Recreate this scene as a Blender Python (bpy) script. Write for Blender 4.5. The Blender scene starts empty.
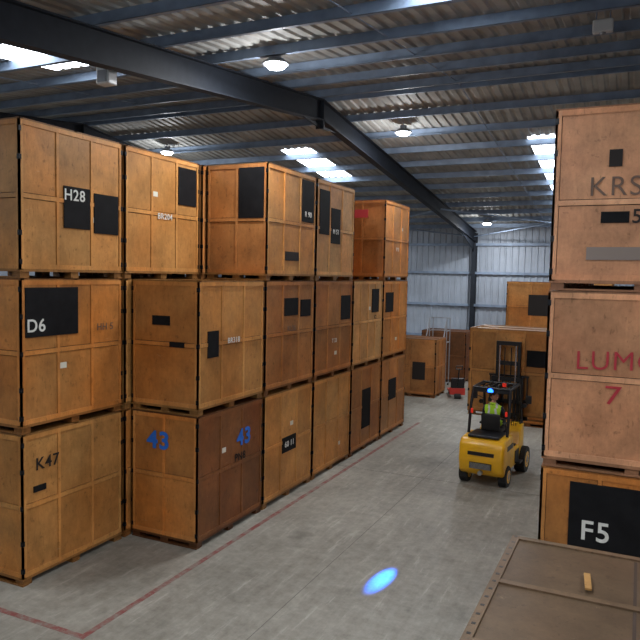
import bpy, bmesh, math, random
from mathutils import Vector, Matrix, Euler
random.seed(7)
scene=bpy.context.scene
COL=scene.collection

# ------------------------------------------------------------------ materials
def newmat(name):
    m=bpy.data.materials.new(name); m.use_nodes=True
    nt=m.node_tree; b=nt.nodes['Principled BSDF']
    return m,nt,b
def simple(name,col,rough=.5,metal=0.,emit=None,es=0.,noise=0.0,nscale=6.,spec=.5):
    m,nt,b=newmat(name)
    b.inputs['Base Color'].default_value=(*col,1); b.inputs['Roughness'].default_value=rough
    b.inputs['Metallic'].default_value=metal; b.inputs['Specular IOR Level'].default_value=spec
    if emit:
        b.inputs['Emission Color'].default_value=(*emit,1); b.inputs['Emission Strength'].default_value=es
    if noise>0:
        tc=nt.nodes.new('ShaderNodeTexCoord'); n=nt.nodes.new('ShaderNodeTexNoise')
        n.inputs['Scale'].default_value=nscale; n.inputs['Detail'].default_value=6
        r=nt.nodes.new('ShaderNodeMapRange'); r.inputs['From Min'].default_value=.3; r.inputs['From Max'].default_value=.7
        r.inputs['To Min'].default_value=1-noise; r.inputs['To Max'].default_value=1+noise*.5
        mx=nt.nodes.new('ShaderNodeVectorMath'); mx.operation='SCALE'; mx.inputs[0].default_value=col
        nt.links.new(tc.outputs['Object'],n.inputs['Vector']); nt.links.new(n.outputs['Fac'],r.inputs['Value'])
        nt.links.new(r.outputs['Result'],mx.inputs['Scale']); nt.links.new(mx.outputs[0],b.inputs['Base Color'])
    return m
def wood_material():
    m,nt,b=newmat('varnished_plywood')
    N=nt.nodes; L=nt.links
    at=N.new('ShaderNodeAttribute'); at.attribute_name='tint'
    tc=N.new('ShaderNodeTexCoord'); oi=N.new('ShaderNodeObjectInfo')
    off=N.new('ShaderNodeVectorMath'); off.operation='ADD'
    sc=N.new('ShaderNodeVectorMath'); sc.operation='SCALE'; sc.inputs[0].default_value=(37,19,53)
    L.new(oi.outputs['Random'],sc.inputs['Scale']); L.new(tc.outputs['Object'],off.inputs[0]); L.new(sc.outputs[0],off.inputs[1])
    def noise(scale,det,rough,lo,hi,fm=.3,fx=.7,mapping=None,dist=0,rot=(0,0,0)):
        g=N.new('ShaderNodeTexNoise'); g.inputs['Scale'].default_value=scale; g.inputs['Detail'].default_value=det; g.inputs['Roughness'].default_value=rough; g.inputs['Distortion'].default_value=dist
        if mapping:
            mp=N.new('ShaderNodeMapping'); mp.inputs['Scale'].default_value=mapping; mp.inputs['Rotation'].default_value=rot; L.new(off.outputs[0],mp.inputs['Vector']); L.new(mp.outputs[0],g.inputs['Vector'])
        else: L.new(off.outputs[0],g.inputs['Vector'])
        r=N.new('ShaderNodeMapRange'); r.inputs['From Min'].default_value=fm; r.inputs['From Max'].default_value=fx; r.inputs['To Min'].default_value=lo; r.inputs['To Max'].default_value=hi
        L.new(g.outputs['Fac'],r.inputs['Value']); return g,r
    g1,r1=noise(2.,6,.6,.90,1.08,mapping=(6,6,1.6),dist=1.2)
    g2,r2=noise(1.3,7,.75,.60,1.28)
    g3,r3=noise(10,5,.65,1,.55,.60,.72)
    g4,r4=noise(26,3,.6,1,.7,.63,.7,mapping=(1,1,.2))
    def mul(a,c):
        n=N.new('ShaderNodeMath'); n.operation='MULTIPLY'; L.new(a,n.inputs[0]); L.new(c,n.inputs[1]); return n.outputs[0]
    k=mul(mul(r1.outputs[0],r2.outputs[0]),mul(r3.outputs[0],r4.outputs[0]))
    v=N.new('ShaderNodeVectorMath'); v.operation='SCALE'; L.new(at.outputs['Color'],v.inputs[0]); L.new(k,v.inputs['Scale'])
    g5,r5=noise(.9,2,.5,0,.6)
    hs=N.new('ShaderNodeHueSaturation'); hs.inputs['Hue'].default_value=.485; hs.inputs['Saturation'].default_value=1.1
    L.new(r5.outputs[0],hs.inputs['Fac']); L.new(v.outputs[0],hs.inputs['Color'])
    g6,r6=noise(7,6,.8,0,.35,.64,.72,mapping=(.6,.6,3),rot=(.5,.3,0))
    mx=N.new('ShaderNodeMix'); mx.data_type='RGBA'; mx.inputs['B'].default_value=(.55,.42,.27,1)
    L.new(r6.outputs[0],mx.inputs['Factor']); L.new(hs.outputs[0],mx.inputs['A']); L.new(mx.outputs['Result'],b.inputs['Base Color'])
    b.inputs['Roughness'].default_value=.5; b.inputs['Specular IOR Level'].default_value=.3
    bp=N.new('ShaderNodeBump'); bp.inputs['Strength'].default_value=.12; bp.inputs['Distance'].default_value=.02
    L.new(g2.outputs['Fac'],bp.inputs['Height']); L.new(bp.outputs[0],b.inputs['Normal'])
    return m
def floor_material():
    m,nt,b=newmat('worn_concrete'); N=nt.nodes; L=nt.links
    tc=N.new('ShaderNodeTexCoord')
    def nz(scale,det,rough,mapping=None,rot=0):
        n=N.new('ShaderNodeTexNoise'); n.inputs['Scale'].default_value=scale; n.inputs['Detail'].default_value=det; n.inputs['Roughness'].default_value=rough
        if mapping:
            mp=N.new('ShaderNodeMapping'); mp.inputs['Scale'].default_value=mapping; mp.inputs['Rotation'].default_value=(0,0,rot); L.new(tc.outputs['Object'],mp.inputs['Vector']); L.new(mp.outputs[0],n.inputs['Vector'])
        else: L.new(tc.outputs['Object'],n.inputs['Vector'])
        return n
    n1=nz(.5,9,.7); n2=nz(6,9,.75); n3=nz(2.4,10,.75,(2.6,.3,1),.15); n4=nz(3.0,10,.8,(.5,2.5,1),.5)
    def mad(a,mul,add=None):
        s=N.new('ShaderNodeMath'); s.operation='MULTIPLY_ADD'; s.inputs[1].default_value=mul; L.new(a,s.inputs[0])
        if add is None: s.inputs[2].default_value=0
        else: L.new(add,s.inputs[2])
        return s.outputs[0]
    f=mad(n1.outputs['Fac'],.4,mad(n3.outputs['Fac'],.25,mad(n2.outputs['Fac'],.35)))
    r=N.new('ShaderNodeValToRGB'); e=r.color_ramp.elements
    e[0].position=.36; e[0].color=(.115,.108,.088,1); e[1].position=.64; e[1].color=(.37,.35,.30,1)
    L.new(f,r.inputs['Fac'])
    def mask(src,lo,hi,mx,col,prev):
        q=N.new('ShaderNodeMapRange'); q.inputs['From Min'].default_value=lo; q.inputs['From Max'].default_value=hi; q.inputs['To Max'].default_value=mx; L.new(src,q.inputs['Value'])
        m2=N.new('ShaderNodeMix'); m2.data_type='RGBA'; m2.inputs['B'].default_value=(*col,1); L.new(q.outputs[0],m2.inputs['Factor']); L.new(prev,m2.inputs['A']); return m2.outputs['Result']
    c=mask(n3.outputs['Fac'],.57,.66,.5,(.44,.42,.38),r.outputs[0])
    c=mask(n4.outputs['Fac'],.6,.7,.5,(.46,.44,.40),c)
    n5=nz(.8,6,.6); c=mask(n5.outputs['Fac'],.6,.72,.6,(.09,.085,.07),c)
    L.new(c,b.inputs['Base Color'])
    rr=N.new('ShaderNodeMapRange'); rr.inputs['To Min'].default_value=.3; rr.inputs['To Max'].default_value=.7; L.new(n1.outputs['Fac'],rr.inputs['Value']); L.new(rr.outputs[0],b.inputs['Roughness'])
    bp=N.new('ShaderNodeBump'); bp.inputs['Strength'].default_value=.1; bp.inputs['Distance'].default_value=.02; L.new(n2.outputs['Fac'],bp.inputs['Height']); L.new(bp.outputs[0],b.inputs['Normal'])
    return m
def faded_paint(name,col):
    m,nt,b=newmat(name); N=nt.nodes; L=nt.links
    tc=N.new('ShaderNodeTexCoord'); n=N.new('ShaderNodeTexNoise'); n.inputs['Scale'].default_value=5; n.inputs['Detail'].default_value=9; n.inputs['Roughness'].default_value=.75
    L.new(tc.outputs['Object'],n.inputs['Vector'])
    r=N.new('ShaderNodeValToRGB'); r.color_ramp.elements[0].position=.42; r.color_ramp.elements[0].color=(*col,1); r.color_ramp.elements[1].position=.62; r.color_ramp.elements[1].color=(.22,.20,.17,1)
    L.new(n.outputs['Fac'],r.inputs['Fac']); L.new(r.outputs[0],b.inputs['Base Color']); b.inputs['Roughness'].default_value=.6
    return m
M={}
M['wood']=wood_material()
M['black']=simple('black_paint_patch',(.009,.009,.010),.7,noise=.3,spec=.12)
M['white']=simple('white_stencil_paint',(.62,.62,.58),.6)
M['blue']=simple('blue_stencil_paint',(.012,.13,.55),.5)
M['red']=simple('red_marker_paint',(.38,.02,.03),.5)
M['dark_ink']=simple('dark_stencil_ink',(.025,.02,.018),.6,spec=.15)
M['faint_ink']=simple('faint_ink',(.13,.075,.05),.6)
M['paper']=simple('paper_label',(.6,.58,.5),.7)
M['clip']=simple('black_steel_clip',(.015,.015,.017),.4,.6)
M['plate']=simple('grey_plate',(.22,.17,.14),.4,.3)
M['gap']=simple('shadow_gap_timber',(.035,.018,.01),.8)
M['floor']=floor_material()
M['redline']=faded_paint('faded_red_line',(.20,.045,.04))
M['joint']=simple('floor_joint',(.11,.10,.09),.8)
M['steel']=simple('painted_steel_dark',(.016,.02,.028),.65,.0,noise=.2,spec=.2)
M['galv']=simple('galvanised_steel',(.24,.31,.42),.5,.1,noise=.25,nscale=3)
M['roof']=simple('roof_sheet',(.36,.36,.34),.6,.0,noise=.35,nscale=1.2)
M['wall']=simple('wall_cladding',(.36,.41,.48),.5,.1,noise=.12,nscale=1.5)
M['sky']=simple('translucent_skylight',(.8,.85,.9),.5,emit=(.88,.94,1.),es=8.)
M['lampglow']=simple('lamp_lens',(.9,.9,.9),.5,emit=(.93,.97,1.),es=25.)
M['lampbody']=simple('lamp_housing',(.25,.26,.28),.4,.5)
M['yellow']=simple('yellow_enamel',(.78,.42,.012),.3,noise=.12,nscale=4)
M['rubber']=simple('black_rubber',(.012,.012,.012),.8)
M['blackm']=simple('black_enamel',(.012,.012,.014),.4,.2)
M['greym']=simple('grey_rim',(.30,.30,.29),.45,.4)
M['chrome']=simple('chrome_rod',(.6,.6,.6),.2,1)
M['redlens']=simple('red_lens',(.5,.01,.01),.3,emit=(1,.05,.02),es=.3)
M['blueglow']=simple('blue_lamp_glow',(.1,.3,1),.3,emit=(.01,.10,1.),es=7.)
M['redm']=simple('red_enamel',(.45,.03,.02),.4)
M['vest']=simple('hi_vis_fabric',(.40,.70,.03),.8)
M['band']=simple('reflective_band',(.6,.6,.62),.4)
M['skin']=simple('skin',(.50,.26,.17),.55)
M['navy']=simple('navy_workwear',(.02,.025,.045),.9)
M['hair']=simple('brown_hair',(.05,.03,.02),.8)
M['whitep']=simple('white_plastic',(.6,.62,.62),.4)
M['alu']=simple('aluminium',(.35,.36,.38),.4,.5)

# ------------------------------------------------------------------ mesh builder
class B:
    def __init__(s):
        s.bm=bmesh.new(); s.t=s.bm.loops.layers.float_color.new('tint'); s.mats=[]
    def mi(s,k):
        if k not in s.mats: s.mats.append(k)
        return s.mats.index(k)
    def fin(s,faces,mat,tint):
        i=s.mi(mat)
        for f in faces:
            f.material_index=i
            for l in f.loops: l[s.t]=(*tint,1)
    def box(s,c,d,mat,tint=(1,1,1),rot=None,bev=0,seg=2,pts=None):
        r=bmesh.ops.create_cube(s.bm,size=1); vs=r['verts']
        for v in vs: v.co=Vector((v.co.x*d[0],v.co.y*d[1],v.co.z*d[2]))
        if rot is not None: bmesh.ops.rotate(s.bm,verts=vs,cent=(0,0,0),matrix=Euler(rot).to_matrix())
        bmesh.ops.translate(s.bm,verts=vs,vec=c)
        fs=set(f for v in vs for f in v.link_faces)
        s.fin(fs,mat,tint)
        if bev>0:
            es=list(set(e for v in vs for e in v.link_edges))
            rr=bmesh.ops.bevel(s.bm,geom=es,offset=bev,segments=seg,affect='EDGES',profile=.5)
            s.fin(rr['faces'],mat,tint)
    def b2(s,x0,x1,y0,y1,z0,z1,mat,tint=(1,1,1),**k):
        s.box(((x0+x1)/2,(y0+y1)/2,(z0+z1)/2),(abs(x1-x0),abs(y1-y0),abs(z1-z0)),mat,tint,**k)
    def cyl(s,p0,p1,r,mat,r2=None,n=20,tint=(1,1,1)):
        p0=Vector(p0);p1=Vector(p1);d=p1-p0
        q=d.to_track_quat('Z','Y').to_matrix().to_4x4(); q.translation=(p0+p1)/2
        rr=bmesh.ops.create_cone(s.bm,cap_ends=True,segments=n,radius1=r,radius2=r if r2 is None else r2,depth=d.length,matrix=q)
        s.fin(set(f for v in rr['verts'] for f in v.link_faces),mat,tint)
    def tube(s,pts,r,mat,n=10):
        for a,b in zip(pts[:-1],pts[1:]): s.cyl(a,b,r,mat,n=n)
        for p in pts[1:-1]: s.sph(p,(r,r,r),mat,8)
    def sph(s,c,r,mat,n=16):
        rr=bmesh.ops.create_uvsphere(s.bm,u_segments=n,v_segments=max(6,n//2),radius=1)
        for v in rr['verts']: v.co=Vector((v.co.x*r[0]+c[0],v.co.y*r[1]+c[1],v.co.z*r[2]+c[2]))
        s.fin(set(f for v in rr['verts'] for f in v.link_faces),mat,(1,1,1))
    def prism(s,poly,axis,a,b,mat,bev=0,tint=(1,1,1)):
        def P(p,t): return (t,p[0],p[1]) if axis==0 else ((p[0],t,p[1]) if axis==1 else (p[0],p[1],t))
        va=[s.bm.verts.new(P(p,a)) for p in poly]; vb=[s.bm.verts.new(P(p,b)) for p in poly]
        fs=[s.bm.faces.new(va),s.bm.faces.new(vb[::-1])]
        n=len(poly)
        for i in range(n): fs.append(s.bm.faces.new((va[i],vb[i],vb[(i+1)%n],va[(i+1)%n])))
        s.fin(fs,mat,tint)
        bmesh.ops.recalc_face_normals(s.bm,faces=fs)
        if bev>0:
            es=list(set(e for f in fs for e in f.edges))
            rr=bmesh.ops.bevel(s.bm,geom=es,offset=bev,segments=3,affect='EDGES',profile=.5); s.fin(rr['faces'],mat,tint)
    def obj(s,name,loc=(0,0,0),rotz=0,parent=None,smooth=False):
        me=bpy.data.meshes.new(name)
        if smooth:
            for f in s.bm.faces: f.smooth=True
        s.bm.to_mesh(me); s.bm.free()
        for k in s.mats: me.materials.append(M[k])
        o=bpy.data.objects.new(name,me); COL.objects.link(o); o.location=loc; o.rotation_euler=(0,0,rotz)
        if parent: o.parent=parent
        if smooth:
            try: me.set_sharp_from_angle(angle=math.radians(40))
            except Exception: pass
        return o
def empty(name,loc=(0,0,0),rotz=0):
    e=bpy.data.objects.new(name,None); COL.objects.link(e); e.location=loc; e.rotation_euler=(0,0,rotz); e.empty_display_size=.2; return e

def lettering(txt,size,mat,parent,face,pos,half,stretch=1.,space=1.1,off=.012,tilt=0):
    cu=bpy.data.curves.new('lettering','FONT'); cu.body=txt; cu.size=size; cu.align_x='CENTER'; cu.align_y='CENTER'; cu.extrude=.002; cu.offset=size*off; cu.space_character=space
    o=bpy.data.objects.new('tmp',cu); COL.objects.link(o)
    dg=bpy.context.evaluated_depsgraph_get(); dg.update()
    me=bpy.data.meshes.new_from_object(o.evaluated_get(dg)); bpy.data.objects.remove(o)
    for v in me.vertices:
        v.co.x*=stretch; v.co.y+=v.co.x*tilt
    me.materials.clear(); me.materials.append(M[mat])
    t=bpy.data.objects.new('lettering',me); COL.objects.link(t); t.parent=parent
    if face=='+X': t.location=(half[0]+.007,pos[0],pos[1]); t.rotation_euler=(math.pi/2,0,math.pi/2)
    else: t.location=(pos[0],-half[1]-.007,pos[1]); t.rotation_euler=(math.pi/2,0,0)
    return t

W_OCH=(.45,.222,.068); W_ORG=(.45,.195,.055); W_LGT=(.52,.285,.105); W_DRK=(.185,.075,.026); W_PNK=(.50,.255,.13); W_BRN=(.34,.15,.048)
H=2.3
def crate(x0,x1,y0,y1,z0,tint,name='wooden_storage_crate',cols=(2,3),patches=(),texts=(),rail=.5,sidetint=None,toptint=None,rotz=0,wide=0):
    rnd=random.Random(int((x0*31+y0*17+z0*7)*100))
    b=B(); hx=(x1-x0)/2; hy=(y1-y0)/2
    def tv(t,a=.12):
        k=1+rnd.uniform(-a,a); g=rnd.uniform(-.05,.05)
        return (t[0]*k,t[1]*k*(1+g),t[2]*k*(1+2*g))
    st=sidetint or tint
    zb=.12; zt=H-.03
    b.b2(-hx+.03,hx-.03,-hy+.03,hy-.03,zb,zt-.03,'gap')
    for i in (-1,0,1):
        for j in (-1,0,1):
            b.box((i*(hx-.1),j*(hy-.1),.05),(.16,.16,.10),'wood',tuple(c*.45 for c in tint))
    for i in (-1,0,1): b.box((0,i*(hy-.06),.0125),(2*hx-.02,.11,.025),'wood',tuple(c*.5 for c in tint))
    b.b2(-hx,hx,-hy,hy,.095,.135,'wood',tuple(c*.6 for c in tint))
    def face(axis,sgn,n,t):
        half=hy if axis==0 else hx; out=hx if axis==0 else hy
        def bb(u0,u1,v0,v1,d0,d1,mat,tt):
            a,c=sgn*(out-d0),sgn*(out-d1)
            lo,hi=min(a,c),max(a,c)
            if axis==0: b.b2(lo,hi,u0,u1,v0,v1,mat,tt)
            else: b.b2(u0,u1,lo,hi,v0,v1,mat,tt)
        zr=zb+(zt-zb)*rail
        for i in range(n):
            for (va,vb) in ((zb,zr),(zr,zt)):
                ua=-half+2*half*i/n; ub=-half+2*half*(i+1)/n
                l=.05 if i==0 else 0; r_=.05 if i==n-1 else 0
                bb(ua+.032+l,ub-.032-r_,va+.043,vb-.043,.029,.014,'wood',tv(t,.18))
        ft=tuple(c*1.15 for c in t)
        for i in range(n+1):
            w=.075 if i in(0,n) else .05
            u=-half+2*half*i/n
            if i==0: ua,ub=-half,-half+w
            elif i==n: ua,ub=half-w,half
            else: ua,ub=u-w/2,u+w/2
            bb(ua,ub,zb,zt,.031,0,'wood',tv(ft,.1))
        for i in range(n):
            ua=-half+2*half*i/n+(.0755 if i==0 else .0255); ub=-half+2*half*(i+1)/n-(.0755 if i==n-1 else .0255)
            bb(ua,ub,zr-.033,zr+.033,.031,.001,'wood',tv(ft)); bb(ua,ub,zb,zb+.085,.031,.001,'wood',tv(ft)); bb(ua,ub,zt-.07,zt,.031,.001,'wood',tv(ft))
        for v in (.2,.62,1.15,1.7,2.1):
            for sg in (-1,1):
                if rnd.random()<.8: bb(sg*half-.04 if sg>0 else -half-.002,sg*half+.002 if sg>0 else -half+.04,v,v+.075,.01,-.004,'clip',(1,1,1))
    face(0,1,cols[1],tint); face(0,-1,cols[1],tint); face(1,-1,cols[0],st); face(1,1,cols[0],st)
    if rnd.random()<.6:
        u=rnd.choice((-.3,.05,.35))*hy; v=rnd.choice((.5,.9,1.5)); b.b2(hx-.02,hx-.010,u,u+.13,v,v+.09,'paper')
    tt=toptint or tuple(c*.6 for c in tint)
    b.b2(-hx+.004,hx-.004,-hy+.004,hy-.004,zt-.02,zt+.005,'wood',tt)
    for i in range(3):
        y=-hy+.04+(2*hy-.08)*i/2; b.box((0,y,zt+.012),(2*hx,.07,.018),'wood',tuple(c*(1.35 if toptint else .8) for c in tt))
    for sx in (-1,1): b.box((sx*(hx-.035),0,zt+.013),(.07,2*hy,.018),'wood',tuple(c*(1.35 if toptint else .85) for c in tt))
    if toptint:
        b.b2(-.012,.012,-hy+.1,hy-.1,zt+.004,zt+.007,'gap')
        for i in range(14): b.b2(-hx+.02,-hx+.05,-hy+.1+i*.15,-hy+.13+i*.15,zt+.02,zt+.023,'clip')
    for (f,u0,u1,v0,v1,mt) in patches:
        if f=='+X': b.b2(hx-.02,hx+.004,-hy+2*hy*u0,-hy+2*hy*u1,H*v0,H*v1,mt)
        else: b.b2(-hx+2*hx*u0,-hx+2*hx*u1,-hy-.004,-hy+.02,H*v0,H*v1,mt)
    o=b.obj(name,((x0+x1)/2,(y0+y1)/2,z0),rotz)
    for (f,txt,u,v,size,mt,*s) in texts:
        hh=hy if f=='+X' else hx
        kw=s[0] if s else {}
        lettering(txt,size,mt,o,f,(-hh+2*hh*u,H*v),(hx,hy),**kw)
    return o

# ------------------------------------------------------------------ crates: rear row (set back)
XB0,XB1=-9.55,-8.09
crate(XB0,XB1,6.95,9.08,0,W_OCH,texts=[('+X','K47',.22,.78,.26,'dark_ink')],patches=[('+X',.10,.21,.60,.64,'black')])
crate(XB0,XB1,6.95,9.08,H,W_ORG,patches=[('+X',.04,.52,.62,.94,'black')],texts=[('+X','D6',.13,.69,.27,'white'),('+X','HH 5',.8,.65,.16,'faint_ink')])
crate(XB0,XB1,6.95,9.08,2*H,W_OCH,patches=[('+X',.39,.645,.34,.62,'black'),('+X',.69,.95,.32,.6,'black')],texts=[('+X','H28',.49,.56,.24,'white')])
for k,(t) in enumerate((W_ORG,W_OCH)): crate(XB0,XB1,9.14,11.3,k*H,t)
crate(XB0,XB1,9.14,11.3,2*H,W_OCH,patches=[('+X',.69,.95,.62,.93,'black')],texts=[('+X','BR204',.5,.5,.15,'white')])
for c in range(4):
    for k in range(3): crate(XB0,XB1,11.4+c*2.22,13.55+c*2.22,k*H,(W_OCH,W_ORG,W_BRN)[(c+k)%3])
# ------------------------------------------------------------------ crates: aisle row
XA0,XA1=-8.06,-6.64
Y0=9.28; P=2.235; LY=2.17
def aisle(c,k,tint,**kw): crate(XA0,XA1,Y0+c*P,Y0+c*P+LY,k*H,tint,**kw)
aisle(0,0,W_DRK,sidetint=W_ORG,texts=[('-Y','43',.42,.78,.42,'blue',dict(stretch=1.1,off=.03)),('+X','43',.68,.72,.42,'blue',dict(stretch=1.1,off=.03)),('+X','PN8',.62,.57,.2,'dark_ink')])
aisle(0,1,W_OCH,sidetint=W_ORG,cols=(1,3),patches=[('-Y',.32,.58,.66,.73,'black'),('-Y',.58,.80,.5,.54,'black'),('+X',.13,.28,.42,.62,'black')],texts=[('+X','BR318',.5,.53,.14,'white')])
aisle(1,0,W_OCH,patches=[('+X',.36,.64,.42,.56,'black')],texts=[('+X','60 11',.5,.49,.17,'white')])
aisle(1,1,W_BRN,patches=[('+X',.35,.64,.68,.84,'black'),('+X',.7,.92,.66,.82,'black')],texts=[('+X','KL36',.5,.56,.16,'faint_ink')])
aisle(1,2,W_OCH,sidetint=W_BRN,cols=(2,3),patches=[('-Y',.54,.94,.53,.96,'black'),('+X',.69,.95,.55,.94,'black'),('+X',.36,.63,.18,.26,'dark_ink')],texts=[('+X','R 90',.82,.62,.16,'white')])
aisle(2,0,W_OCH)
aisle(2,1,W_BRN,patches=[('+X',.66,.94,.58,.84,'black')],texts=[('+X','T 33',.5,.37,.14,'white')])
aisle(2,2,W_LGT,patches=[('+X',.07,.31,.46,.9,'black'),('+X',.36,.6,.38,.74,'black')],texts=[('+X','M 51',.48,.5,.16,'white')])
aisle(3,0,W_BRN,patches=[('+X',.36,.64,.26,.72,'black')])
aisle(3,1,W_LGT,cols=(2,4),patches=[('+X',.62,.86,.62,.9,'black')],texts=[('+X','V2',.73,.56,.16,'dark_ink')])
aisle(4,0,W_BRN,patches=[('+X',.3,.6,.45,.72,'black')])
aisle(4,1,W_ORG,patches=[('+X',.1,.4,.6,.85,'black')])
aisle(4,2,W_ORG,sidetint=W_BRN,patches=[('-Y',.3,.62,.78,.88,'red')],texts=[('+X','P 2',.5,.4,.15,'white')])
# ------------------------------------------------------------------ crates: right stacks
XR0,XR1=-1.08,1.08
crate(XR0,XR1,9.15,10.6,0,W_ORG,cols=(3,2),patches=[('-Y',.17,.64,.40,.93,'black')],texts=[('-Y','F5',.32,.66,.36,'white')])
crate(XR0,XR1,9.15,10.6,H,W_PNK,cols=(1,2),texts=[('-Y','LUMO',.395,.62,.34,'red',dict(space=1.08,off=-.006,tilt=.04)),('-Y','7',.38,.43,.34,'red',dict(stretch=1.3,off=-.004))])
crate(XR0,XR1,9.15,10.6,2*H,W_PNK,cols=(1,2),rail=.46,patches=[('-Y',.27,.42,.37,.43,'black'),('-Y',.2,.62,.17,.24,'plate'),('-Y',.30,.37,.67,.76,'dark_ink')],texts=[('-Y','KRS',.34,.56,.34,'faint_ink',dict(off=-.004,space=1.1)),('-Y','52',.49,.40,.24,'dark_ink')])
for c in range(3):
    for k in range(3): crate(XR0,XR1,10.75+c*1.55,12.2+c*1.55,k*H,(W_ORG,W_OCH,W_PNK)[(c+k)%3],cols=(3,2))
fo=crate(-1.0,1.14,4.42,6.52,0,W_BRN,cols=(3,3),toptint=(.092,.060,.034))
b=B(); b.box((0,0,0),(.05,.30,.015),'wood',(.35,.2,.07)); b.obj('wooden_batten_offcut',(-.28,5.75,2.305),.1)
# ------------------------------------------------------------------ far crates
crate(-9.15,-7.08,25.5,27.0,0,W_BRN,patches=[('-Y',.55,.8,.3,.6,'dark_ink')])
crate(-9.0,-6.95,29.9,31.4,0,W_DRK)
crate(-5.45,-3.32,31.0,32.5,0,W_ORG); crate(-5.45,-3.32,31.0,32.5,H,W_ORG,patches=[('-Y',.45,.95,.35,.75,'dark_ink')])
crate(-3.2,-1.07,31.0,32.5,0,W_ORG); crate(-3.2,-1.07,31.0,32.5,H,W_OCH)
crate(-4.15,-2.02,22.2,23.7,0,W_ORG)

# ------------------------------------------------------------------ building shell
YR=15.6; ZR=8.86; S0=.104; S1=.12; YN=-2.5; YF=33.75; XL=-24.; XRT=9.
HD=.26
def zraf(y): return ZR-(S1*(y-YR) if y>YR else S0*(YR-y))
def zsheet(y): return zraf(y)+HD+.21
b=B(); b.b2(XL,XRT,YN,YF,-.2,0,'floor'); b.obj('floor')
b=B()
for x in (-14,-4.4,5): b.b2(x-.004,x+.004,YN,YF,0.0,.0015,'joint')
for y in (2.,15.2,28.4): b.b2(XL,XRT,y-.004,y+.004,0.0,.0016,'joint')
b.obj('trim_1')
b=B(); b.b2(-6.36,-6.27,6.3,21,0,.003,'redline'); b.b2(-10.5,-6.27,6.3,6.39,0,.0032,'redline')
b.obj('floor_marking_line')
def ribbed(b,x0,x1,ya,yb,mat,pitch=.25,dep=.035):
    prof=[]; x=x0
    while x<x1-1e-6:
        for dx,dz in ((0,0),(.45,0),(.58,1),(.87,1)):
            xx=x+dx*pitch
            if xx<x1: prof.append((xx,dz*dep))
        x+=pitch
    prof.append((x1,0))
    ra=[b.bm.verts.new((x,ya,zsheet(ya)+d)) for x,d in prof]; rb=[b.bm.verts.new((x,yb,zsheet(yb)+d)) for x,d in prof]
    fs=[b.bm.faces.new((ra[i],ra[i+1],rb[i+1],rb[i])) for i in range(len(prof)-1)]
    b.fin(fs,mat,(1,1,1))
strips=[(-11.0,-9.9,(7.0,10.4),(19.9,23.4)),(-3.15,-2.1,(-1.0,9.9),(20.2,31.0)),(-19.0,-18.,(-1,9.6),(19.6,31.)),(4.2,5.3,(-1,9.6),(19.6,31.))]
strips.sort()
b=B(); s=B(); x=XL
for (xa,xb,n,f) in strips:
    for (ya,yb) in ((YN,YR),(YR,YF)): ribbed(b,x,xa,ya,yb,'roof')
    for (ya,yb) in ((YN,n[0]),(n[1],YR),(YR,f[0]),(f[1],YF)): ribbed(b,xa,xb,ya,yb,'roof')
    ribbed(s,xa,xb,n[0],n[1],'sky'); ribbed(s,xa,xb,f[0],f[1],'sky')
    x=xb
for (ya,yb) in ((YN,YR),(YR,YF)): ribbed(b,x,XRT,ya,yb,'roof')
b.obj('ceiling'); s.obj('window_1')
def wallribs(b,ya,x0,x1,z1,mat,sg=-1,pitch=.3):
    prof=[];x=x0
    while x<x1-1e-6:
        for dx,d in ((0,0),(.6,0),(.7,.04),(.9,.04)):
            if x+dx*pitch<x1: prof.append((x+dx*pitch,d))
        x+=pitch
    prof.append((x1,0))
    A=[b.bm.verts.new((x,ya+sg*d,0)) for x,d in prof]; C=[b.bm.verts.new((x,ya+sg*d,z1)) for x,d in prof]
    b.fin([b.bm.faces.new((A[i],A[i+1],C[i+1],C[i])) for i in range(len(prof)-1)],mat,(1,1,1))
b=B(); wallribs(b,YF-.03,XL,XRT,zsheet(YF)+.02,'wall'); b.b2(XL,XRT,YF,YF+.1,0,zsheet(YF)+.1,'wall'); b.obj('wall_back')
b=B(); b.b2(XL,XRT,YN-.1,YN,0,zsheet(YN)+.1,'wall'); b.obj('wall_front')
for nm,xx in (('wall_left',XL-.1),('wall_right',XRT)):
    b=B(); b.prism([(YN,0),(YF,0),(YF,zsheet(YF)+.06),(YR,zsheet(YR)+.06),(YN,zsheet(YN)+.06)],0,xx,xx+.1,'wall'); b.obj(nm)
b=B()
for z in (1.7,3.3,4.9,6.3): b.b2(XL,XRT,YF-.2,YF-.08,z,z+.12,'galv')
b.obj('trim_2')
def iseg(b,x,pa,pb,dep=2*HD,fl=.22,mat='steel'):
    pa=Vector(pa);pb=Vector(pb)
    def bar(o0,o1,w):
        b.prism([(pa.x,pa.y+o0),(pb.x,pb.y+o0),(pb.x,pb.y+o1),(pa.x,pa.y+o1)],0,x-w/2,x+w/2,mat)
    bar(dep/2-.025,dep/2,fl); bar(-dep/2,-dep/2+.025,fl); bar(-dep/2+.02,dep/2-.02,.02)
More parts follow.
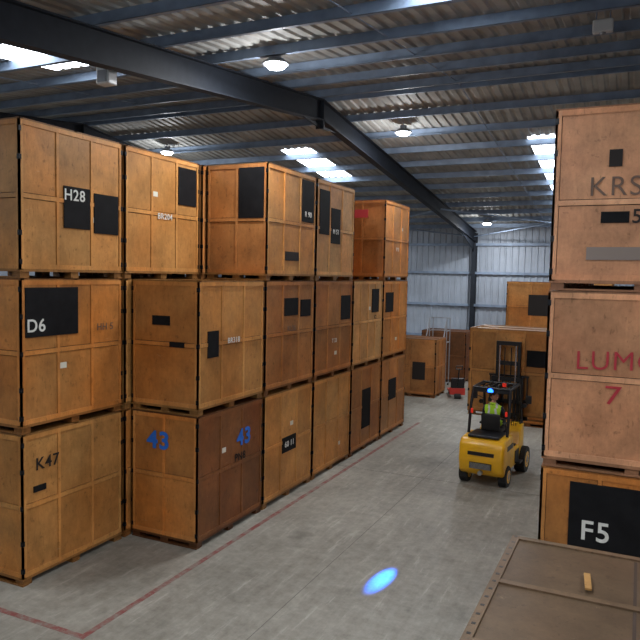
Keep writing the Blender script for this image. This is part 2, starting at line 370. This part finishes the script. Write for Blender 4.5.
for xx in (-23.5,-15.5,-7.5,.5,8.5):
    b=B()
    yn=YN+.25; yf=YF-.42
    iseg(b,xx,(YR,ZR),(yf,zraf(yf))); iseg(b,xx,(yn,zraf(yn)),(YR,ZR))
    b.prism([(yf-2.6,zraf(yf-2.6)-HD),(yf,zraf(yf)-HD),(yf,zraf(yf)-.75)],0,xx-.012,xx+.012,'steel')
    b.prism([(yn+2.6,zraf(yn+2.6)-HD),(yn,zraf(yn)-HD),(yn,zraf(yn)-.7)],0,xx-.012,xx+.012,'steel')
    b.prism([(YR-1.1,zraf(YR-1.1)-HD+.02),(YR+1.1,zraf(YR+1.1)-HD+.02),(YR,ZR-.46)],0,xx-.012,xx+.012,'steel')
    b.b2(xx-.11,xx+.11,YR-.02,YR+.02,ZR-.46,ZR+.24,'steel')
    for yc in (yf+.1,yn-.1):
        zt=zraf(yc)+.2
        b.b2(xx-.1,xx+.1,yc-.2,yc-.18,0,zt,'steel'); b.b2(xx-.1,xx+.1,yc+.18,yc+.2,0,zt,'steel'); b.b2(xx-.01,xx+.01,yc-.18,yc+.18,0,zt,'steel')
        b.b2(xx-.18,xx+.18,yc-.28 if yc>0 else yc-.22,yc+.22,0,.03,'steel')
    b.obj('steel_portal_frame')
b=B()
ys=[YR-.22,YR+.22]+[YR-.22-1.52*i for i in range(1,12)]+[YR+.22+1.52*i for i in range(1,12)]
for y in ys:
    if not(YN+.1<y<YF-.1): continue
    z0=zraf(y)+HD+.005; z1=zsheet(y)-.01
    b.b2(XL,XRT,y-.006,y+.006,z0,z1,'galv'); b.b2(XL,XRT,y-.07,y,z0,z0+.008,'galv'); b.b2(XL,XRT,y,y+.07,z1-.008,z1,'galv'); 
    b.b2(XL,XRT,y-.07,y-.062,z0,z0+.025,'galv')
    for xx in (-15.5,-7.5,.5): b.b2(xx-.08,xx+.08,y+.007,y+.02,z0,z1-.02,'steel')
b.obj('roof_purlins')
b=B()
ys2=sorted(y for y in ys if YN+.1<y<YF-.1)
for xx in (-19.5,-11.9,-4.,4.2):
    for a,c in zip(ys2[:-1],ys2[1:]): b.cyl((xx,a,zraf(a)+.33),(xx,c,zraf(c)+.33),.012,'galv',n=6)
b.obj('roof_sag_rods')
b=B()
for (xa,xb) in ((-15.5,-7.5),(-7.5,.5)):
    for (p,q) in (((xa,27.),(xb,33.2)),((xb,27.),(xa,33.2))):
        b.cyl((p[0],p[1],zraf(p[1])-.02),(q[0],q[1],zraf(q[1])-.02),.03,'galv',n=8)
b.obj('roof_bracing')

# ------------------------------------------------------------------ lamps
def highbay(x,y,e=165,pe=75):
    z=zsheet(y)-.34; r=empty('highbay_lamp',(x,y,z))
    b=B(); b.cyl((0,0,.02),(0,0,.10),.24,'lampbody',r2=.15,n=32); b.cyl((0,0,.10),(0,0,.2),.09,'lampbody'); b.cyl((0,0,.2),(0,0,.33),.012,'lampbody',n=8)
    b.cyl((0,0,0),(0,0,.025),.245,'lampbody',n=32); b.obj('housing',parent=r)
    b=B(); b.cyl((0,0,-.06),(0,0,0.001),.15,'lampglow',r2=.2,n=32); b.obj('lens',parent=r)
    l=bpy.data.lights.new('lamp_light','AREA'); l.shape='DISK'; l.size=.3; l.energy=e; l.color=(.97,.98,1.)
    o=bpy.data.objects.new('lamp_light',l); COL.objects.link(o); o.parent=r; o.location=(0,0,-.065)
    l=bpy.data.lights.new('roof_fill_light','POINT'); l.shadow_soft_size=.12; l.energy=pe; l.color=(.95,.97,1.)  # unseen point light added below the lens to brighten roof and purlins
    o=bpy.data.objects.new('roof_fill_light',l); COL.objects.link(o); o.parent=r; o.location=(0,0,-.5)
for x,y in ((-6.15,10.9),(-6.15,18.1),(-6.4,30.8),(-14.4,18.3),(-14.4,5),(-3.,2.),(5.,3.),(5.,12.),(2.8,21.),(-14.4,29.)): highbay(x,y)
b=B(); b.box((0,0,0),(.26,.2,.34),'whitep',bev=.02); b.cyl((0,0,.16),(0,0,.5),.012,'galv',n=8); b.box((0,-.1,-.05),(.18,.03,.18),'lampbody'); b.obj('hanging_speaker',(-7.9,8.5,7.87))
b=B(); b.box((0,0,0),(.30,.12,.2),'whitep',bev=.02); b.cyl((-.1,0,.1),(-.1,0,.3),.01,'galv',n=8); b.cyl((.1,0,.1),(.1,0,.3),.01,'galv',n=8); b.sph((0,0,-.1),(.05,.05,.04),'lampbody'); b.obj('ceiling_sensor_box',(-.73,11.6,8.68))

# ------------------------------------------------------------------ forklift
FK=empty('forklift',(-3.02,16.3,0),math.radians(-4))
b=B()
b.prism([(-1.12,.42),(-1.16,.62),(-1.13,.95),(-1.0,1.08),(-.45,1.12),(-.45,.22),(-.95,.22),(-1.08,.3)],0,-.52,.52,'yellow',bev=.07)
b.obj('counterweight',parent=FK,smooth=True)
b=B()
b.prism([(-.5,.3),(-.5,1.08),(-.28,1.1),(-.1,.72),(.4,.70),(.5,1.0),(.66,1.18),(.86,1.18),(.9,.3)],0,-.50,.50,'yellow',bev=.03)
b.obj('chassis',parent=FK,smooth=True)
b=B()
b.b2(-.42,.42,-.06,.42,.70,.735,'rubber')
b.b2(-.36,.36,-1.0,-.3,1.09,1.15,'blackm',bev=.02)
b.b2(-.25,.25,-1.175,-1.14,.42,.56,'blackm')
for i in range(5): b.b2(-.24,.24,-1.185,-1.17,.43+i*.026,.442+i*.026,'greym')
b.b2(-.3,.3,-1.165,-1.12,.72,.80,'blackm')
b.cyl((0,-1.2,.33),(0,-1.05,.33),.05,'greym')
for sx in (-1,1):
    b.b2(min(sx*.515,sx*.53),max(sx*.515,sx*.53),-.85,-.35,.82,.93,'blackm')
    b.b2(min(sx*.495,sx*.62),max(sx*.495,sx*.62),.0,.30,.36,.40,'blackm')
    b.b2(min(sx*.497,sx*.515),max(sx*.497,sx*.515),-.02,.34,.40,.66,'blackm')
b.b2(.43,.47,.62,.66,1.18,1.3,'blackm')
b.obj('trim_panels',parent=FK)
def wheel(x,y,r,w,name):
    b=B(); b.cyl((x-w/2,y,r),(x+w/2,y,r),r,'rubber',n=32); b.cyl((x-w/2-.006,y,r),(x+w/2+.006,y,r),r*.62,'yellow',n=24); b.cyl((x-w/2-.014,y,r),(x+w/2+.014,y,r),r*.28,'greym',n=16)
    for i in range(16):
        a=i*math.pi/8; b.box((x,y+math.cos(a)*r*.985,r+math.sin(a)*r*.985),(w*.9,.03,.03),'rubber',rot=(a,0,0))
    for i in range(6):
        a=i*math.pi/3; b.cyl((x-w/2-.02,y+math.cos(a)*r*.42,r+math.sin(a)*r*.42),(x+w/2+.02,y+math.cos(a)*r*.42,r+math.sin(a)*r*.42),.012,'greym',n=8)
    b.obj(name,parent=FK)
wheel(-.44,-.78,.235,.19,'wheel_rear_left'); wheel(.46,-.78,.235,.19,'wheel_rear_right')
wheel(-.51,.72,.31,.24,'wheel_front_left'); wheel(.51,.72,.31,.24,'wheel_front_right')
b=B()
for sx in (-1,1):
    b.tube([(sx*.45,-.62,1.1),(sx*.45,-.5,1.75),(sx*.43,-.38,2.15),(sx*.43,.45,2.17),(sx*.45,.78,1.18)],.034,'blackm')
b.tube([(-.43,-.38,2.15),(.43,-.38,2.15)],.034,'blackm'); b.tube([(-.43,.45,2.17),(.43,.45,2.17)],.034,'blackm')
for i in range(6):
    x=-.36+i*.144; b.box((x,.035,2.165),(.03,.84,.03),'blackm')
b.b2(-.42,.42,-.40,-.34,2.05,2.13,'blackm')
b.obj('overhead_guard',parent=FK,smooth=True)
b=B()
b.box((0,-.16,1.16),(.48,.46,.12),'rubber',bev=.04); b.box((0,-.40,1.36),(.44,.11,.40),'rubber',rot=(.14,0,0),bev=.04)
for sx in (-1,1): b.box((sx*.27,-.16,1.3),(.05,.3,.05),'rubber',bev=.015)
b.cyl((0,.58,.95),(0,.36,1.36),.03,'blackm')
b.obj('seat_and_column',parent=FK,smooth=True)
b=B()
cc=Vector((0,.34,1.38)); nrm=Vector((0,-.45,.89)).normalized(); ax=Vector((1,0,0)); ay=nrm.cross(ax)
pp=[cc+.17*(math.cos(a)*ax+math.sin(a)*ay) for a in [i*math.pi/10 for i in range(21)]]
b.tube(pp,.014,'rubber',n=8)
for a in (0,2.1,4.2): b.tube([cc,cc+.17*(math.cos(a)*ax+math.sin(a)*ay)],.01,'blackm',n=8)
for i in range(3): b.tube([(.28+i*.05,.5,1.15),(.28+i*.05,.44,1.36)],.009,'blackm',n=8); b.sph((.28+i*.05,.44,1.37),(.018,.018,.022),'rubber',8)
b.obj('steering_wheel',parent=FK,smooth=True)
b=B()
for sx in (-1,1):
    b.box((sx*.40,-.58,1.62),(.05,.05,.11),'redlens',bev=.01)
    b.tube([(sx*.42,.62,1.55),(sx*.52,.66,1.62)],.012,'blackm'); b.cyl((sx*.53,.62,1.64),(sx*.53,.70,1.64),.055,'blackm')
    b.tube([(sx*.44,.5,1.75),(sx*.62,.5,1.82)],.01,'blackm'); b.box((sx*.66,.5,1.82),(.14,.02,.2),'blackm',bev=.01)
b.obj('side_lamps_and_mirrors',parent=FK)
b=B(); b.cyl((-.02,-.44,2.10),(-.02,-.38,2.10),.075,'blackm'); b.cyl((-.02,-.452,2.095),(-.02,-.44,2.10),.065,'blueglow'); b.obj('blue_safety_lamp',parent=FK)
b=B(); b.cyl((.25,-.25,2.18),(.25,-.25,2.20),.055,'blackm'); b.cyl((.25,-.25,2.2),(.25,-.25,2.28),.045,'redlens'); b.obj('beacon',parent=FK)
sl=bpy.data.lights.new('blue_spot','SPOT'); sl.energy=75000; sl.color=(.004,.14,1.); sl.spot_size=math.radians(3.3); sl.spot_blend=1.; sl.shadow_soft_size=.02
so=bpy.data.objects.new('blue_spot',sl); COL.objects.link(so); so.parent=FK; so.location=(-.02,-.50,2.08)
tgt=Matrix.Rotation(math.radians(4),4,'Z') @ (Vector((-3.45,9.72,0))-Vector((-3.02,16.3,0)))
d=tgt-so.location; so.rotation_euler=d.to_track_quat('-Z','Y').to_euler()
b=B()
for sx in (-1,1):
    b.b2(sx*.36-.04,sx*.36+.04,1.02,1.16,.12,2.25,'blackm'); b.b2(sx*.27-.035,sx*.27+.035,1.04,1.15,.9,3.15,'blackm')
    b.cyl((sx*.20,1.0,.3),(sx*.20,1.0,2.0),.035,'blackm'); b.cyl((sx*.20,1.0,2.0),(sx*.20,1.0,3.05),.022,'chrome')
for z,w in ((.3,.36),(1.3,.36),(2.2,.36)): b.b2(-w,w,1.0,1.05,z-.05,z+.05,'blackm')
for z in (2.6,3.1): b.b2(-.30,.30,1.02,1.12,z-.05,z+.05,'blackm')
for sx in (-1,1): b.tube([(sx*.08,1.02,1.2),(sx*.08,1.02,3.0)],.014,'rubber')
b.obj('mast',parent=FK)
ZC=1.14
b=B()
b.b2(-.5,.5,1.17,1.21,ZC+.02,ZC+.12,'blackm'); b.b2(-.5,.5,1.17,1.21,ZC+.42,ZC+.52,'blackm')
for i in range(7): b.b2(-.48+i*.155,-.45+i*.155,1.17,1.2,ZC+.5,ZC+1.15,'blackm')
b.b2(-.5,.5,1.17,1.21,ZC+1.1,ZC+1.15,'blackm')
for sx in (-1,1):
    b.b2(sx*.3-.06,sx*.3+.06,1.21,1.25,ZC+.04,ZC+.55,'blackm'); b.b2(sx*.3-.06,sx*.3+.06,1.21,2.3,ZC+.035,ZC+.075,'blackm')
b.obj('fork_carriage',parent=FK)
cx,cy=FK.location.x,FK.location.y
cv=Matrix.Rotation(math.radians(-4),3,'Z')@Vector((-.02,1.28+.73,0))
crate(cx+cv.x-1.06,cx+cv.x+1.06,cy+cv.y-.72,cy+cv.y+.72,ZC,W_OCH,cols=(3,2),rotz=math.radians(-4),patches=[('-Y',.7,.92,.6,.78,'black')])

# ------------------------------------------------------------------ driver
def skin(chains,name,mat='skin',sub=2):
    vs=[];es=[];rad=[]
    for ch in chains:
        prev=ch[0] if isinstance(ch[0],int) else None
        pts=ch[1:] if prev is not None else ch
        for (p,r) in pts:
            vs.append(p); rad.append(r); i=len(vs)-1
            if prev is not None: es.append((prev,i))
            prev=i
    me=bpy.data.meshes.new(name); me.from_pydata(vs,es,[]); o=bpy.data.objects.new(name,me); COL.objects.link(o)
    m=o.modifiers.new('s','SKIN')
    for i,sv in enumerate(me.skin_vertices[0].data): sv.radius=(rad[i],rad[i]) if not isinstance(rad[i],tuple) else rad[i]; sv.use_root=(i==0)
    m.use_smooth_shade=True
    s=o.modifiers.new('u','SUBSURF'); s.levels=sub; s.render_levels=sub
    dg=bpy.context.evaluated_depsgraph_get(); dg.update()
    nm=bpy.data.meshes.new_from_object(o.evaluated_get(dg)); bpy.data.objects.remove(o)
    return nm
DR=empty('forklift_driver',FK.location.copy(),math.radians(-4))
body=[[((0,-.17,1.30),(.155,.12)),((0,-.20,1.45),(.15,.11)),((0,-.22,1.62),(.17,.11)),((0,-.21,1.74),(.11,.09)),((0,-.19,1.81),(.055,.055)),((0,-.18,1.87),(.05,.05))]]
for sx in (-1,1): body.append([0,((sx*.10,-.14,1.29),(.10,.10)),((sx*.13,.12,1.30),(.085,.085)),((sx*.14,.30,1.27),(.062,.062)),((sx*.14,.36,1.02),(.055,.055)),((sx*.14,.38,.83),(.042,.042)),((sx*.14,.42,.77),(.045,.04)),((sx*.14,.52,.765),(.035,.03))])
body.append([2,((-.19,-.21,1.68),(.062,.062)),((-.25,-.10,1.50),(.05,.05)),((-.24,.02,1.42),(.042,.042)),((-.17,.20,1.41),(.032,.032)),((-.155,.25,1.415),(.026,.026))])
body.append([2,((.19,-.21,1.68),(.062,.062)),((.26,-.12,1.50),(.05,.05)),((.26,.0,1.41),(.042,.042)),((.18,.20,1.41),(.032,.032)),((.16,.25,1.415),(.026,.026))])
me=skin(body,'body')
for k in ('navy','vest','band','skin'): me.materials.append(M[k])
for p in me.polygons:
    c=p.center; mi=0
    if c.z>1.80: mi=3
    elif abs(c.x)>.15 and c.y>.19 and c.z>1.36: mi=3
    elif c.z>1.24 and c.y<-.04 and abs(c.x)<.19: 
        mi=1
        if 1.40<c.z<1.45 : mi=2
        if c.z>1.45 and .07<abs(c.x)<.11: mi=2
    p.material_index=mi; p.use_smooth=True
o=bpy.data.objects.new('body',me); COL.objects.link(o); o.parent=DR
for sx in (-1,1):
    base=Vector((sx*.155,.25,1.415))
    ch=[[(tuple(base),.024),(tuple(base+Vector((-sx*.005,.045,.005))),.026)]]
    for i in range(4):
        dz=.028-.019*i; ln=(.036,.042,.039,.030)[i]
        p=base+Vector((-sx*.01,.055,dz*1.0)); 
        ch.append([1,(tuple(p),.009),(tuple(p+Vector((-sx*.010,ln,.004))),.009),(tuple(p+Vector((-sx*.030,ln+.008,-.006))),.008),(tuple(p+Vector((-sx*.040,ln-.014,-.012))),.007)])
    ch.append([0,(tuple(base+Vector((-sx*.022,.02,.012))),.010),(tuple(base+Vector((-sx*.038,.045,.016))),.009),(tuple(base+Vector((-sx*.040,.068,.014))),.008)])
    hm=skin(ch,'hand',sub=1); hm.materials.append(M['skin'])
    for p in hm.polygons: p.use_smooth=True
    o=bpy.data.objects.new('hand',hm); COL.objects.link(o); o.parent=DR
b=B()
b.sph((0,0,0),(.078,.098,.115),'skin',24)
b.sph((0,.045,-.055),(.055,.05,.055),'skin',16)
b.sph((0,.103,-.012),(.013,.022,.022),'skin',10)
for sx in (-1,1):
    b.sph((sx*.03,.088,.012),(.013,.01,.009),'whitep',10); b.sph((sx*.03,.096,.012),(.006,.004,.006),'hair',8)
    b.box((sx*.03,.092,.032),(.03,.01,.006),'hair'); b.sph((sx*.08,-.005,-.005),(.012,.022,.032),'skin',10)
b.box((0,.094,-.052),(.042,.008,.007),'redm')
b.sph((0,-.018,.032),(.086,.098,.098),'hair',20)
h=b.obj('head',(0,-.17,1.955),math.radians(-95),DR,True)

PT=empty('pallet_truck',(-6.35,26.1,0),math.radians(20))
b=B()
for sx in (-1,1):
    b.b2(sx*.2-.08,sx*.2+.08,0,1.1,.16,.22,'redm',bev=.01); b.cyl((sx*.2-.04,.98,.08),(sx*.2+.04,.98,.08),.08,'rubber')
b.b2(-.3,.3,-.18,.05,.14,.42,'redm',bev=.03); b.b2(-.26,.26,-.2,.0,.42,.8,'blackm',bev=.03)
b.cyl((-.12,-.2,.1),(.12,-.2,.1),.1,'rubber'); b.tube([(0,-.18,.5),(0,-.5,1.2)],.025,'blackm')
b.tube([(-.12,-.5,1.2),(.12,-.5,1.2),(.12,-.56,1.33),(-.12,-.56,1.33),(-.12,-.5,1.2)],.017,'blackm')
b.obj('frame',parent=PT)
b=B()
for sx in (-1,1):
    b.tube([(sx*.38,-.9,.1),(sx*.38,.2,1.9)],.025,'alu'); b.tube([(sx*.38,.75,.1),(sx*.38,.75,2.95),(sx*.38,.2,2.95),(sx*.38,-.9,1.05),(sx*.38,-.9,.1)],.022,'alu')
    b.tube([(sx*.38,.2,2.95),(sx*.38,.2,.1)],.022,'alu'); b.tube([(sx*.38,.75,2.4),(sx*.38,.2,2.4)],.018,'alu'); b.tube([(sx*.38,-.9,.12),(sx*.38,.75,.12)],.022,'alu')
    for y in (-.85,.7): b.cyl((sx*.38-.02,y,.06),(sx*.38+.02,y,.06),.06,'rubber')
for i in range(8):
    t=(i+1)/8.; b.box((0,-.9+1.1*t,.1+1.8*t-.02),(.74,.2,.03),'alu')
b.box((0,.47,1.9),(.74,.55,.04),'alu'); b.tube([(-.38,.75,2.95),(.38,.75,2.95)],.022,'alu'); b.tube([(-.38,.75,2.4),(.38,.75,2.4)],.018,'alu')
b.obj('mobile_access_steps',(-7.85,28.3,0),math.radians(0))

# ------------------------------------------------------------------ world + camera
w=bpy.data.worlds.new('World'); scene.world=w; w.use_nodes=True
w.node_tree.nodes['Background'].inputs[0].default_value=(.5,.6,.75,1); w.node_tree.nodes['Background'].inputs[1].default_value=.6
yaw,pitch,roll=0.4426,0.0677,0.0202
cy_,sy_,cp,sp_=math.cos(yaw),math.sin(yaw),math.cos(pitch),math.sin(pitch)
R=Vector((cy_,sy_,0)); F=Vector((-sy_*cp,cy_*cp,-sp_)); U=Vector((-sy_*sp_,cy_*sp_,cp))
c,s=math.cos(roll),math.sin(roll)
R2=R*c+U*s; U2=U*c-R*s
cam=bpy.data.cameras.new('camera'); co=bpy.data.objects.new('camera',cam); COL.objects.link(co)
cam.sensor_width=36; cam.sensor_height=36; cam.lens=675.377/640*36; cam.clip_start=.05; cam.clip_end=200
mt=Matrix((R2,U2,-F)).transposed().to_4x4(); mt.translation=Vector((0,0,4.7435)); co.matrix_world=mt
scene.camera=co
scene.view_settings.view_transform='Standard'
